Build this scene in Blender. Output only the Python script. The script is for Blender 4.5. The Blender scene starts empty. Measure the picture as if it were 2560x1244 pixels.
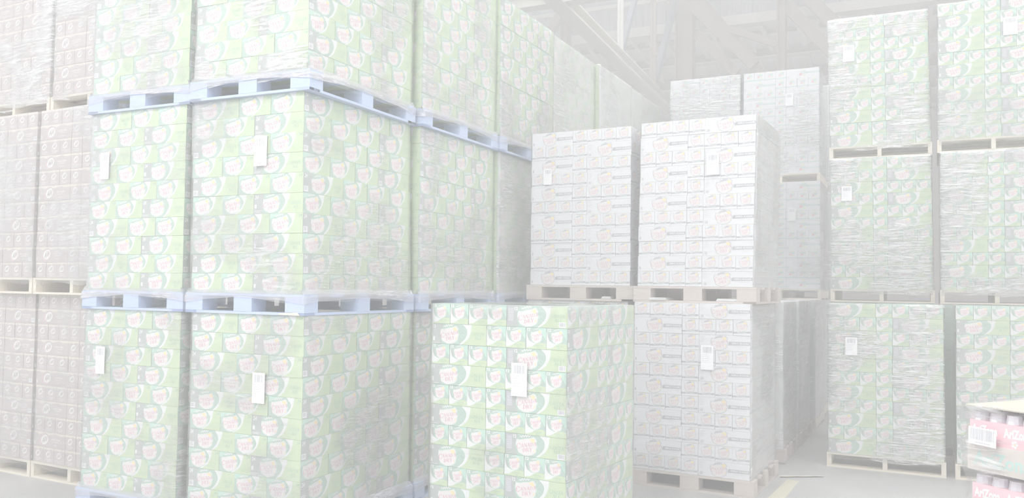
import bpy, bmesh, math, random
from mathutils import Vector, Matrix, noise

random.seed(7)
C = bpy.context.scene.collection
SC = bpy.context.scene

# ------------------------------------------------------------------ camera
def make_camera():
    F, PITCH, ROLL, YAW = 2106.842, .0412, .0135, .4536
    c, s = math.cos(YAW), math.sin(YAW)
    r = Vector((c, s, 0)); fw = Vector((-s, c, 0)); up = Vector((0, 0, 1))
    f2 = fw * math.cos(PITCH) + up * math.sin(PITCH)
    u2 = up * math.cos(PITCH) - fw * math.sin(PITCH)
    cr, sr = math.cos(ROLL), math.sin(ROLL)
    rx = r * cr + u2 * sr
    ux = u2 * cr - r * sr
    m = Matrix((rx, ux, -f2)).transposed().to_4x4()
    m.translation = (0, 0, 1.5806)
    cd = bpy.data.cameras.new('camera'); co = bpy.data.objects.new('camera', cd); C.objects.link(co)
    cd.sensor_fit = 'HORIZONTAL'; cd.sensor_width = 36
    cd.lens = F / 2560 * 36
    cd.shift_y = (629.78 - 622) / 2560
    cd.clip_end = 200; cd.clip_start = .05
    co.matrix_world = m
    SC.camera = co
make_camera()

# ------------------------------------------------------------------ light
W = bpy.data.worlds.new('world'); SC.world = W; W.use_nodes = True
bg = W.node_tree.nodes['Background']
bg.inputs[0].default_value = (.975, .985, 1.0, 1); bg.inputs[1].default_value = 1.06
def area(name, loc, sx, sy, watts, rot=(0, 0, 0)):
    l = bpy.data.lights.new(name, 'AREA'); l.shape = 'RECTANGLE'; l.size = sx; l.size_y = sy; l.energy = watts
    l.color = (.99, .995, 1)
    o = bpy.data.objects.new(name, l); C.objects.link(o); o.location = loc; o.rotation_euler = rot
    return o
LAMPS = [(-1.6, -1.2, 7.4, 280), (-13.5, -6.5, 7.6, 240), (-7.3, -0.6, 7.8, 65), (-3.1, -0.3, 7.2, 110), (3.2, -1.0, 7.6, 170), (-11.5, -3.0, 8.6, 120),
         (-1.4, 5.0, 9.4, 95), (-1.2, 9.0, 9.6, 150), (-2.6, 14.5, 9.8, 110), (2.4, 3.6, 9.2, 120), (-7.5, 15.5, 9.8, 60)]  # this row: unseen fill lamps added to brighten side faces and far stacks
for p in LAMPS: area('bay_and_fill_lamp', p[:3], .7, .7, p[3])
SC.view_settings.view_transform = 'Standard'; SC.view_settings.look = 'None'
SC.view_settings.gamma = 1; SC.view_settings.use_curve_mapping = False
SC.view_settings.exposure = 0.15
cy = SC.cycles
cy.max_bounces = 7; cy.diffuse_bounces = 5; cy.glossy_bounces = 2; cy.transparent_max_bounces = 16
cy.use_denoising = True; cy.use_adaptive_sampling = True; cy.adaptive_threshold = .06; cy.adaptive_min_samples = 12; cy.sample_clamp_indirect = 6
cy.volume_bounces = 2; cy.volume_step_rate = 5; cy.caustics_reflective = False; cy.caustics_refractive = False

# ------------------------------------------------------------------ materials
def lin(v):
    v /= 255
    return v / 12.92 if v <= .04045 else ((v + .055) / 1.055) ** 2.4
GAIN = .985
HAZE = .052
INK = 1.25      # the haze takes back part of this contrast
MATS = {}
def mat(name, rgb, rough=.6, var=.0, scale=8, spec=.3, bump=0, stretch=(1, 1, 1), k=None):
    if name in MATS: return MATS[name]
    m = bpy.data.materials.new(name); m.use_nodes = True
    nt = m.node_tree; b = nt.nodes['Principled BSDF']
    col = [max(.05, min(.97, 1 - (1 - lin(c) * GAIN) * (k or INK) + .02)) for c in rgb]
    b.inputs['Roughness'].default_value = rough
    b.inputs['Specular IOR Level'].default_value = spec
    if var or bump:
        tc = nt.nodes.new('ShaderNodeTexCoord'); mp = nt.nodes.new('ShaderNodeMapping')
        mp.inputs['Scale'].default_value = stretch
        n = nt.nodes.new('ShaderNodeTexNoise'); n.inputs['Scale'].default_value = scale; n.inputs['Detail'].default_value = 6
        nt.links.new(tc.outputs['Object'], mp.inputs[0]); nt.links.new(mp.outputs[0], n.inputs['Vector'])
        if var:
            mx = nt.nodes.new('ShaderNodeMix'); mx.data_type = 'RGBA'
            mx.inputs[6].default_value = [c * (1 - var) for c in col] + [1]
            mx.inputs[7].default_value = [min(.97, c * (1 + var)) for c in col] + [1]
            nt.links.new(n.outputs['Fac'], mx.inputs[0]); nt.links.new(mx.outputs[2], b.inputs['Base Color'])
        else: b.inputs['Base Color'].default_value = col + [1]
        if bump:
            bp = nt.nodes.new('ShaderNodeBump'); bp.inputs['Strength'].default_value = bump; bp.inputs['Distance'].default_value = .01
            nt.links.new(n.outputs['Fac'], bp.inputs['Height']); nt.links.new(bp.outputs[0], b.inputs['Normal'])
    else: b.inputs['Base Color'].default_value = col + [1]
    MATS[name] = m
    return m
lime = mat('lime_card', (219, 231, 204), .45, .015, 5)
green = mat('green_ink', (202, 219, 209), .45, .03, 14)
dark = mat('dark_green_ink', (203, 207, 205), .45)
mint = mat('mint_ink', (212, 235, 223), .45)
wht = mat('white_ink', (244, 245, 244), .45)
shield_fill = mat('shield_white', (246, 241, 241), .45)
red = mat('red_ink', (236, 196, 206), .45)
yellow = mat('yellow_ink', (252, 237, 204), .45)
gtext = mat('green_text_ink', (190, 214, 196), .45)
faint = mat('pale_text_ink', (213, 232, 203), .45)
card = mat('white_card', (243, 243, 245), .45, .008, 4)
band = mat('grey_band_ink', (203, 204, 206), .45)
outl = mat('grey_outline_ink', (214, 214, 217), .45)
zred = mat('pink_ink', (237, 209, 217), .45)
pale = mat('faint_grey_ink', (229, 229, 232), .45)
cream = mat('cream_ink', (240, 234, 225), .45)
brown = mat('brown_card', (216, 208, 207), .5, .02, 6)
brown2 = mat('deep_brown_ink', (203, 195, 194), .5)
rose = mat('rose_rim_ink', (236, 212, 214), .5)
oval_w = mat('oval_white_ink', (249, 245, 245), .5)
teal = mat('teal_ink', (207, 228, 223), .45)
uplime = mat('pale_lime_ink', (238, 242, 218), .45)
upred = mat('soft_red_ink', (243, 205, 210), .45)
blue = mat('blue_painted_wood', (204, 215, 236), .6, .03, 9, bump=.3, stretch=(1, 6, 6))
wood = mat('pale_pallet_wood', (238, 231, 219), .7, .03, 10, bump=.3, stretch=(1, 8, 8))
oldwood = mat('weathered_pallet_wood', (222, 214, 209), .7, .04, 10, bump=.3, stretch=(1, 8, 8))
paper = mat('label_paper', (251, 251, 252), .6)
ink = mat('barcode_ink', (206, 206, 209), .6)
steel = mat('painted_steel', (219, 214, 211), .5, .015, 3, k=2.2)
steel_l = mat('pale_painted_steel', (234, 232, 228), .5, .01, 3, k=1.6)
steel_d = mat('dark_painted_steel', (196, 198, 202), .5, .02, 3, k=1.7)
deck_m = mat('roof_deck', (247, 240, 238), .6, .012, 2, k=1.0)
fascia_m = mat('corrugated_sheet', (216, 215, 219), .5, .015, 2, k=1.6)
wall_m = mat('far_wall', (226, 216, 214), .7, .03, 1)
tray_red = mat('red_tray', (243, 212, 217), .4, .02, 6)
kraft = mat('kraft_card', (229, 222, 217), .6, .02, 6)
sheet_m = mat('buff_top_sheet', (214, 208, 198), .6, .01, 5)
silver = mat('silver_cans', (236, 234, 240), .3, .04, 40, spec=.6)
yl = mat('yellow_floor_paint', (219, 216, 200), .7, .07, 9)

def floor_material():
    m = bpy.data.materials.new('asphalt_floor'); m.use_nodes = True; nt = m.node_tree; N = nt.nodes; L = nt.links
    b = N['Principled BSDF']; b.inputs['Roughness'].default_value = .42; b.inputs['Specular IOR Level'].default_value = .35
    tc = N.new('ShaderNodeTexCoord')
    n = N.new('ShaderNodeTexNoise'); n.inputs['Scale'].default_value = 1.3; n.inputs['Detail'].default_value = 8
    f = N.new('ShaderNodeTexNoise'); f.inputs['Scale'].default_value = 60; f.inputs['Detail'].default_value = 3
    L.new(tc.outputs['Object'], n.inputs['Vector']); L.new(tc.outputs['Object'], f.inputs['Vector'])
    r = N.new('ShaderNodeValToRGB')
    a = [lin(v) for v in (180, 180, 180)] + [1]; z = [lin(v) for v in (200, 199, 197)] + [1]
    r.color_ramp.elements[0].color = a; r.color_ramp.elements[0].position = .3
    r.color_ramp.elements[1].color = z; r.color_ramp.elements[1].position = .7
    L.new(n.outputs['Fac'], r.inputs[0])
    mx = N.new('ShaderNodeMix'); mx.data_type = 'RGBA'; mx.blend_type = 'MULTIPLY'; mx.inputs[0].default_value = .06
    L.new(r.outputs[0], mx.inputs[6]); L.new(f.outputs['Fac'], mx.inputs[7]); L.new(mx.outputs[2], b.inputs['Base Color'])
    bp = N.new('ShaderNodeBump'); bp.inputs['Strength'].default_value = .15; bp.inputs['Distance'].default_value = .004
    L.new(f.outputs['Fac'], bp.inputs['Height']); L.new(bp.outputs[0], b.inputs['Normal'])
    return m
floor_m = floor_material()

def film_material(name, haze, patch, gloss, tint=(252, 253, 253), sc=1.0, crease=.4, lo=.5):
    """stretch film: clear sheet with glossy creases and milky, bunched-up areas that also paint in lamp glare"""
    m = bpy.data.materials.new(name); m.use_nodes = True; nt = m.node_tree; N = nt.nodes; L = nt.links
    for q in list(N): N.remove(q)
    out = N.new('ShaderNodeOutputMaterial')
    tc = N.new('ShaderNodeTexCoord')
    oi = N.new('ShaderNodeObjectInfo')
    add = N.new('ShaderNodeVectorMath'); add.operation = 'ADD'
    rm = N.new('ShaderNodeMath'); rm.operation = 'MULTIPLY'; rm.inputs[1].default_value = 50
    L.new(oi.outputs['Random'], rm.inputs[0])
    L.new(tc.outputs['Object'], add.inputs[0]); L.new(rm.outputs[0], add.inputs[1])
    mp = N.new('ShaderNodeMapping'); mp.inputs['Scale'].default_value = (1.3 * sc, 1.3 * sc, 15 * sc); mp.inputs['Rotation'].default_value = (.05, -.06, 0)
    L.new(add.outputs[0], mp.inputs[0])
    cr = N.new('ShaderNodeTexNoise'); cr.inputs['Scale'].default_value = 3.0; cr.inputs['Detail'].default_value = 7; cr.inputs['Roughness'].default_value = .68; cr.inputs['Distortion'].default_value = 1.6
    L.new(mp.outputs[0], cr.inputs['Vector'])
    bp = N.new('ShaderNodeBump'); bp.inputs['Strength'].default_value = crease; bp.inputs['Distance'].default_value = .011
    L.new(cr.outputs['Fac'], bp.inputs['Height'])
    big = N.new('ShaderNodeTexNoise'); big.inputs['Scale'].default_value = 1.7; big.inputs['Detail'].default_value = 3
    L.new(add.outputs[0], big.inputs['Vector'])
    tr = N.new('ShaderNodeBsdfTransparent'); tr.inputs[0].default_value = (.985, .99, .99, 1)
    gl = N.new('ShaderNodeBsdfGlossy'); gl.inputs['Roughness'].default_value = .08; gl.inputs[0].default_value = (1, 1, 1, 1)
    L.new(bp.outputs[0], gl.inputs['Normal'])
    d1 = N.new('ShaderNodeBsdfDiffuse'); d1.inputs[0].default_value = [lin(v) for v in tint] + [1]
    d2 = N.new('ShaderNodeBsdfTranslucent'); d2.inputs[0].default_value = [lin(v) for v in tint] + [1]
    df = N.new('ShaderNodeMixShader'); df.inputs[0].default_value = .3
    L.new(d1.outputs[0], df.inputs[1]); L.new(d2.outputs[0], df.inputs[2])
    fr = N.new('ShaderNodeFresnel')        # the same sheet from either side
    ge = N.new('ShaderNodeNewGeometry'); io = N.new('ShaderNodeMapRange')
    io.inputs['To Min'].default_value = 1.45; io.inputs['To Max'].default_value = 1 / 1.45
    L.new(ge.outputs['Backfacing'], io.inputs[0]); L.new(io.outputs[0], fr.inputs['IOR'])
    L.new(bp.outputs[0], fr.inputs['Normal'])
    gm = N.new('ShaderNodeMath'); gm.operation = 'MULTIPLY'; gm.inputs[1].default_value = gloss; gm.use_clamp = True
    gb = N.new('ShaderNodeMapRange'); gb.inputs['From Min'].default_value = .47; gb.inputs['From Max'].default_value = .60; gb.interpolation_type = 'SMOOTHSTEP'
    gb.inputs['To Min'].default_value = min(1.0, gloss); gb.inputs['To Max'].default_value = gloss
    L.new(big.outputs['Fac'], gb.inputs[0]); L.new(gb.outputs[0], gm.inputs[1])
    L.new(fr.outputs[0], gm.inputs[0])
    # milky factor = haze + patch * ridge(noise) * big; patch whitens in glare
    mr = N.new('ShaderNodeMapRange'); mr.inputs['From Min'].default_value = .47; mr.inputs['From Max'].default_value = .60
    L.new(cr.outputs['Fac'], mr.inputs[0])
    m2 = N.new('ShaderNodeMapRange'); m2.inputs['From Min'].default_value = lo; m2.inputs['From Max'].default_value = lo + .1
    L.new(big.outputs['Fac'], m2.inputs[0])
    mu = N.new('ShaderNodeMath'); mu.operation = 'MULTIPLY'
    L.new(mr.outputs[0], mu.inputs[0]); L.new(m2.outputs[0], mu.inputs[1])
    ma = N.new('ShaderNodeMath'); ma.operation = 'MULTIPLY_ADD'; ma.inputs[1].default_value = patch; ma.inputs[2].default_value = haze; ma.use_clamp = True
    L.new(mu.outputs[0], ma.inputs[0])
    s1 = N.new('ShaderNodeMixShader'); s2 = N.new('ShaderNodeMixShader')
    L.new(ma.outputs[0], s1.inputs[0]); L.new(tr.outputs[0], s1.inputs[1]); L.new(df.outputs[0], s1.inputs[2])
    L.new(gm.outputs[0], s2.inputs[0]); L.new(s1.outputs[0], s2.inputs[1]); L.new(gl.outputs[0], s2.inputs[2])
    L.new(s2.outputs[0], out.inputs[0])
    return m
FILM = {'thin': film_material('thin_stretch_film', .02, .2, 2.5, crease=.5),
        'mid': film_material('stretch_film', .03, .75, 4.0, crease=.7, lo=.56),
        'wild': film_material('loose_glare_film', .05, 1.25, 6.0, crease=.8, lo=.47),  # strong white patches paint lamp glare into the film colour
        'haze': film_material('hazy_stretch_film', .12, .4, 3.0, crease=.5),
        'milky': film_material('milky_stretch_film', .3, .7, 3.0, crease=.6),
        'heavy': film_material('layered_stretch_film', .65, .9, 3.0, crease=.6),
        'skirt': film_material('gathered_stretch_film', .38, .9, 4.0, (244, 242, 250), 2.2, .6),
        'clear': film_material('clear_stretch_film', .0, .05, 1.0, crease=.15)}

# ------------------------------------------------------------------ object helpers
def mesh_obj(name, me, parent=None, loc=(0, 0, 0), rotz=0):
    o = bpy.data.objects.new(name, me); C.objects.link(o); o.parent = parent; o.location = loc; o.rotation_euler = (0, 0, rotz)
    return o
def thing(name, label, cat, loc=(0, 0, 0), rotz=0, group=None):
    o = bpy.data.objects.new(name, None); C.objects.link(o); o.location = loc; o.rotation_euler = (0, 0, rotz)
    o.empty_display_size = .1
    o['label'] = label; o['category'] = cat
    if group: o['group'] = group
    return o
class MB:
    def __init__(s): s.v = []; s.f = []; s.mi = []; s.m = []
    def mat(s, m):
        if m not in s.m: s.m.append(m)
        return s.m.index(m)
    def box(s, lo, hi, m, M=None):
        i = len(s.v); k = s.mat(m)
        for z in (lo[2], hi[2]):
            for x, y in ((lo[0], lo[1]), (hi[0], lo[1]), (hi[0], hi[1]), (lo[0], hi[1])):
                p = Vector((x, y, z)); s.v.append(tuple(M @ p if M else p))
        for f in ((0, 3, 2, 1), (4, 5, 6, 7), (0, 1, 5, 4), (1, 2, 6, 5), (2, 3, 7, 6), (3, 0, 4, 7)):
            s.f.append([i + a for a in f]); s.mi.append(k)
    def quad(s, pts, m):
        i = len(s.v); s.v += [tuple(p) for p in pts]; s.f.append(list(range(i, i + len(pts)))); s.mi.append(s.mat(m))
    def bar(s, a, b, w, h, m, up=(0, 0, 1)):
        """rectangular bar from a to b, w wide and h tall"""
        a, b = Vector(a), Vector(b); d = (b - a).normalized(); up = Vector(up)
        if abs(d.dot(up)) > .98: up = Vector((0, 1, 0))
        x = d.cross(up).normalized(); z = x.cross(d)
        M = Matrix((d, x, z)).transposed().to_4x4(); M.translation = a
        s.box((0, -w / 2, -h / 2), ((b - a).length, w / 2, h / 2), m, M)
    def mesh(s, name, smooth=False):
        me = bpy.data.meshes.new(name); me.from_pydata(s.v, [], s.f)
        for m in s.m: me.materials.append(m)
        me.polygons.foreach_set('material_index', s.mi)
        if smooth: me.polygons.foreach_set('use_smooth', [True] * len(s.f))
        me.update(); return me

# ------------------------------------------------------------------ lettering
def stroke(p, q, wp, wq=None):
    wq = wp if wq is None else wq
    dx, dy = q[0] - p[0], q[1] - p[1]; l = math.hypot(dx, dy) or 1; nx, ny = -dy / l, dx / l
    return [(p[0] - nx * wp / 2, p[1] - ny * wp / 2), (q[0] - nx * wq / 2, q[1] - ny * wq / 2), (q[0] + nx * wq / 2, q[1] + ny * wq / 2), (p[0] + nx * wp / 2, p[1] + ny * wp / 2)]
def arcp(cx, cy, rx, ry, a0, a1, wmax, wmin, n=9):
    """thick arc, heaviest where the stroke runs upright"""
    o, i = [], []
    for k in range(n + 1):
        a = math.radians(a0 + (a1 - a0) * k / n); w = wmin + (wmax - wmin) * abs(math.cos(a))
        o.append((cx + (rx) * math.cos(a), cy + (ry) * math.sin(a)))
        i.append((cx + (rx - w) * math.cos(a), cy + (ry - max(wmin, w * .6)) * math.sin(a)))
    return o + i[::-1]
def serif(x0, x1, y, h=.05): return [(x0, y), (x1, y), (x1, y + h), (x0, y + h)]
T, t = .17, .075
GL = {
 'A': (.86, [stroke((.1, 0), (.42, .98), t), stroke((.42, 1), (.74, 0), T), stroke((.2, .34), (.62, .34), t), serif(-.02, .22, 0), serif(.6, .88, 0)]),
 'N': (.9, [stroke((.14, 0), (.14, 1), t), stroke((.12, .96), (.74, .04), T), stroke((.76, 0), (.76, 1), t), serif(0, .28, 0), serif(.62, .9, .95)]),
 'D': (.84, [stroke((.16, 0), (.16, 1), T), arcp(.2, .5, .6, .5, -90, 90, .17, .07), serif(0, .28, 0), serif(0, .28, .95)]),
 'R': (.84, [stroke((.16, 0), (.16, 1), T), arcp(.2, .73, .46, .27, -90, 90, .16, .07), stroke((.38, .5), (.76, 0), T), serif(0, .34, 0), serif(0, .28, .95), serif(.64, .88, 0)]),
 'Y': (.84, [stroke((.12, .98), (.42, .46), T), stroke((.74, .98), (.44, .46), t), stroke((.43, 0), (.43, .5), T), serif(.26, .6, 0), serif(0, .26, .95), serif(.62, .86, .95)]),
 'C': (.84, [arcp(.46, .5, .44, .51, 40, 320, .17, .07, 12), stroke((.79, .62), (.8, .96), .06, .05)]),
 'G': (.92, [arcp(.46, .5, .44, .51, 45, 318, .17, .07, 12), stroke((.76, .06), (.76, .44), .14), serif(.6, .9, .42)]),
 'I': (.42, [stroke((.21, 0), (.21, 1), T), serif(.05, .37, 0), serif(.05, .37, .95)]),
 'E': (.72, [stroke((.16, 0), (.16, 1), T), serif(0, .62, 0, .07), serif(0, .6, .93, .07), serif(.16, .5, .47, .07), stroke((.62, 0), (.64, .24), .05), stroke((.6, 1), (.6, .78), .05)]),
 'L': (.68, [stroke((.16, 0), (.16, 1), T), serif(0, .6, 0, .07), serif(0, .32, .95), stroke((.6, 0), (.62, .26), .05)]),
}
_fc = {}
def font_tris(text, bold=.02, shear=0):
    key = (text, bold, shear)
    if key in _fc: return _fc[key]
    cu = bpy.data.curves.new('t', 'FONT'); cu.body = text; cu.offset = bold; cu.shear = shear; cu.resolution_u = 2; cu.size = 1
    o = bpy.data.objects.new('t', cu); C.objects.link(o)
    dg = bpy.context.evaluated_depsgraph_get(); me = o.evaluated_get(dg).to_mesh()
    vs = [(v.co.x, v.co.y) for v in me.vertices]; fs = [list(p.vertices) for p in me.polygons]
    x0 = min(v[0] for v in vs); x1 = max(v[0] for v in vs); y0 = min(v[1] for v in vs); y1 = max(v[1] for v in vs)
    vs = [((x - x0) / (x1 - x0), (y - y0) / (y1 - y0)) for x, y in vs]
    o.to_mesh_clear(); bpy.data.objects.remove(o); bpy.data.curves.remove(cu)
    _fc[key] = (vs, fs); return _fc[key]

# ------------------------------------------------------------------ printed faces
class Face:
    """flat print on one side of a box: coordinates 0..1 across and up, ink raised by hundredths of a millimetre"""
    def __init__(s, mb, org, U, V, Nn, w, h): s.mb, s.o, s.U, s.V, s.N, s.w, s.h = mb, Vector(org), Vector(U), Vector(V), Vector(Nn), w, h; s.k = 0
    def P(s, u, v, d): return s.o + s.U * (u * s.w) + s.V * (v * s.h) + s.N * d
    def clip(s, pts):
        for ax, lim, sg in ((0, 0, 1), (0, 1, -1), (1, 0, 1), (1, 1, -1)):
            out = []
            for i in range(len(pts)):
                a, b = pts[i - 1], pts[i]; ia = (a[ax] - lim) * sg >= 0; ib = (b[ax] - lim) * sg >= 0
                if ia != ib:
                    k = (lim - a[ax]) / (b[ax] - a[ax]); out.append((a[0] + (b[0] - a[0]) * k, a[1] + (b[1] - a[1]) * k))
                if ib: out.append(b)
            pts = out
            if not pts: return pts
        return pts
    def poly(s, pts, m, layer):
        pts = s.clip(pts)
        if len(pts) < 3: return
        ar = sum(pts[i - 1][0] * pts[i][1] - pts[i][0] * pts[i - 1][1] for i in range(len(pts)))
        if abs(ar) < 1e-7: return
        if ar < 0: pts = pts[::-1]
        s.k += 1; d = .00015 + layer * .00022 + (s.k % 16) * .000012
        s.mb.quad([s.P(u, v, d) for u, v in pts], m)
    def text(s, txt, u0, u1, v0, v1, m, layer, bold=.02, shear=0):
        vs, fs = font_tris(txt, bold, shear); i = len(s.mb.v); k = s.mb.mat(m)
        for x, y in vs: s.mb.v.append(tuple(s.P(u0 + x * (u1 - u0), v0 + y * (v1 - v0), .00015 + layer * .00022)))
        for f in fs: s.mb.f.append([i + a for a in f]); s.mb.mi.append(k)
    def serif(s, txt, u0, v0, u1, v1, hgt, m, layer, big=1.0):
        """serif lettering along the line (u0,v0)-(u1,v1), cap height in units of the face height"""
        tot = sum(GL[c][0] * (big if i == 0 else 1) for i, c in enumerate(txt)) + .05 * (len(txt) - 1)
        x = 0
        for i, c in enumerate(txt):
            sc = big if i == 0 else 1
            w, ps = GL[c]
            for p in ps:
                q = []
                for px, py in p:
                    k = (x + px * sc) / tot
                    q.append((u0 + (u1 - u0) * k, v0 + (v1 - v0) * k + (py * sc - (sc - 1) * .55) * hgt))
                s.poly(q, m, layer)
            x += w * sc + .05
def smooth(pts, closed=False, n=4):
    out = []; N = len(pts)
    for i in range(N if closed else N - 1):
        p0 = pts[(i - 1) % N] if closed or i else pts[0]; p1 = pts[i]; p2 = pts[(i + 1) % N]; p3 = pts[(i + 2) % N] if closed or i + 2 < N else p2
        for k in range(n):
            tt = k / n
            out.append(tuple(.5 * (2 * p1[a] + (p2[a] - p0[a]) * tt + (2 * p0[a] - 5 * p1[a] + 4 * p2[a] - p3[a]) * tt ** 2 + (3 * p1[a] - p0[a] - 3 * p2[a] + p3[a]) * tt ** 3) for a in (0, 1)))
    if not closed: out.append(pts[-1])
    return out
SH = [(0, .5), (.03, .74), (.2, .73), (.4, .8), (.64, .84), (.83, .93), (.9, .86), (.97, .74), (.92, .64), (1, .5), (.95, .37), (.93, .2), (.82, .08), (.64, 0), (.42, -.04), (.3, .02), (.14, .1), (.08, .22)]
def badge(F, u0, u1, v0, v1, zero=False, lite=False):
    X = lambda p: (u0 + p[0] * (u1 - u0), v0 + p[1] * (v1 - v0))
    cx, cy_ = .5, .42
    big = [(cx + (x - cx) * 1.055, cy_ + (y - cy_) * 1.06) for x, y in SH]
    if zero:
        F.poly([X(p) for p in big], outl, 1)
        sm = [(cx + (x - cx) * .985, cy_ + (y - cy_) * .985) for x, y in SH]
        F.poly([X(p) for p in sm], shield_fill, 2)
        F.poly([X(p) for p in [(.18, .76), (.3, .92), (.34, .86), (.42, .98), (.46, .9), (.55, 1.02), (.58, .92), (.68, .99), (.66, .86), (.45, .82)]], outl, 3)
    else:
        F.poly([X(p) for p in big], wht, 1)
        sm = [(cx + (x - cx) * 1.025, cy_ + (y - cy_) * 1.03) for x, y in SH]
        F.poly([X(p) for p in sm], mint, 2)
        F.poly([X(p) for p in SH], shield_fill, 3)
        z = [(.17, .86), (.23, .93), (.27, .85), (.33, 1.0), (.38, .88), (.45, 1.03), (.5, .9), (.57, 1.04), (.62, .92), (.68, 1.03)]
        for a, b in zip(z, z[1:]):
            dx, dy = b[0] - a[0], b[1] - a[1]; l = math.hypot(dx, dy); nx, ny = -dy / l * .018, dx / l * .018
            F.poly([X((a[0] - nx, a[1] - ny)), X((b[0] - nx, b[1] - ny)), X((b[0] + nx, b[1] + ny)), X((a[0] + nx, a[1] + ny))], wht, 4)
    F.poly([X(p) for p in [(.64, .8), (.82, .89), (.9, .78), (.9, .66), (.8, .64), (.72, .7)]], yellow, 4)
    F.poly([X(p) for p in [(.86, .34), (.9, .36), (.9, .2), (.84, .2)]], yellow, 4)
    r = zred if zero else red
    H = v1 - v0
    a, b = X((.02, .30)), X((.98, .52))
    F.serif('CANADA', a[0], a[1], b[0], b[1], .19 * H, r, 5, big=1.45)
    a, b = X((.32, .12)), X((.78, .22))
    F.serif('DRY', a[0], a[1], b[0], b[1], .20 * H, r, 5)
def barcode(F, u0, u1, v0, v1, layer, n=9):
    F.poly([(u0, v0), (u1, v0), (u1, v1), (u0, v1)], paper, layer)
    rr = random.Random(5); w = (u1 - u0) * .8; x = u0 + (u1 - u0) * .1
    for i in range(n):
        ww = w / n * rr.uniform(.25, .75)
        F.poly([(x, v0 + (v1 - v0) * .18), (x + ww, v0 + (v1 - v0) * .18), (x + ww, v1 - (v1 - v0) * .1), (x, v1 - (v1 - v0) * .1)], ink, layer + 1); x += w / n
R01 = [(0, 0), (1, 0), (1, 1), (0, 1)]
def specks(F, u0, u1, v0, v1, n, m, seed):
    rr = random.Random(seed); asp = F.h / F.w
    for i in range(n):
        u, v, r = rr.uniform(u0, u1), rr.uniform(v0, v1), rr.uniform(.012, .03)
        F.poly([(u - r * asp, v), (u, v - r), (u + r * asp, v), (u, v + r)], m, 3)
def long24(F, var):
    F.poly(R01, lime, 0)
    cv = smooth([(.57, 1), (.63, .76), (.64, .55), (.59, .27), (.5, 0)])
    sw = smooth([(.53, 0), (.63, .22), (.68, .48), (.72, .75), (.735, 1)])
    F.poly([(0, 0)] + [(0, 1)] + cv + sw[0:0], green, 1)
    F.poly(cv + sw, wht, 1)
    F.poly([(0, 0), (.17, 0), (.2, .3), (.19, .7), (.22, 1), (0, 1)], dark, 2)
    specks(F, .5, .6, .3, .95, 9, mint, 3)
    badge(F, .19, .53, .08, .95)
    F.text('24', .02, .095, .74, .94, wht, 3, .03, .2)
    F.serif('GINGER', .75, .43, .96, .43, .16, gtext, 2); F.serif('ALE', .8, .22, .91, .22, .16, gtext, 2)
    if var: barcode(F, .012, .115, .06, .33, 3)
    else:
        F.poly([(.015, .28), (.06, .28), (.06, .48), (.015, .48)], wht, 3)
        F.poly([(.01, .14), (.17, .14), (.17, .16), (.01, .16)], wht, 3); F.poly([(.01, .08), (.14, .08), (.14, .1), (.01, .1)], wht, 3)
def short24(F):
    F.poly(R01, lime, 0)
    cv = smooth([(.53, 1), (.66, .72), (.66, .5), (.55, .24), (.38, 0)])
    sw = smooth([(.43, 0), (.6, .2), (.69, .42), (.75, .72), (.77, 1)])
    F.poly([(0, 0), (0, 1)] + cv, green, 1); F.poly(cv + sw, wht, 1)
    F.poly([(0, .72), (0, 1), (.5, 1), (.3, .92)], mint, 2)
    specks(F, .5, .62, .3, .9, 8, mint, 4)
    badge(F, .08, .58, .08, .95)
    F.text('24', .86, .97, .8, .95, gtext, 2, .01, .2)
    F.serif('GINGER', .68, .24, .9, .24, .1, faint, 2); F.serif('ALE', .73, .12, .86, .12, .1, faint, 2)
def long12(F, var):
    F.poly(R01, lime, 0)
    cv = smooth([(.57, 1), (.645, .76), (.65, .5), (.6, .24), (.51, 0)])
    sw = smooth([(.55, 0), (.65, .22), (.7, .45), (.725, .7), (.735, 1)])
    F.poly([(0, 0), (0, 1)] + cv, green, 1); F.poly(cv + sw, wht, 1)
    F.poly([(0, 0), (.2, 0), (.16, .5), (.22, 1), (0, 1)], dark, 2)
    specks(F, .52, .62, .25, .95, 12, mint, 5); specks(F, .13, .2, .1, .9, 10, green, 6)
    F.poly(arcp(.57, .42, .035, .1, 0, 300, .008, .02, 8), mint, 3)
    if var:
        badge(F, .16, .5, .05, .97); F.text('12', .015, .07, .8, .95, wht, 3, .04)
        F.poly([(.02, .14), (.055, .14), (.055, .36), (.02, .36)], wht, 3); F.poly([(.0, .04), (.14, .04), (.14, .06), (.0, .06)], wht, 3)
    else:
        badge(F, .185, .53, .05, .97); F.text('12', .13, .185, .78, .95, wht, 3, .04)
        F.poly([(.025, .25), (.115, .25), (.115, .92), (.025, .92)], outl, 3)
        for i in range(7): F.poly([(.03, .3 + i * .085), (.108, .3 + i * .085), (.108, .33 + i * .085), (.03, .33 + i * .085)], pale, 4)
        barcode(F, .86, .975, .03, .28, 3)
    F.serif('GINGER', .74, .47, .965, .47, .16, gtext, 2); F.serif('ALE', .79, .28, .92, .28, .16, gtext, 2)
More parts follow.
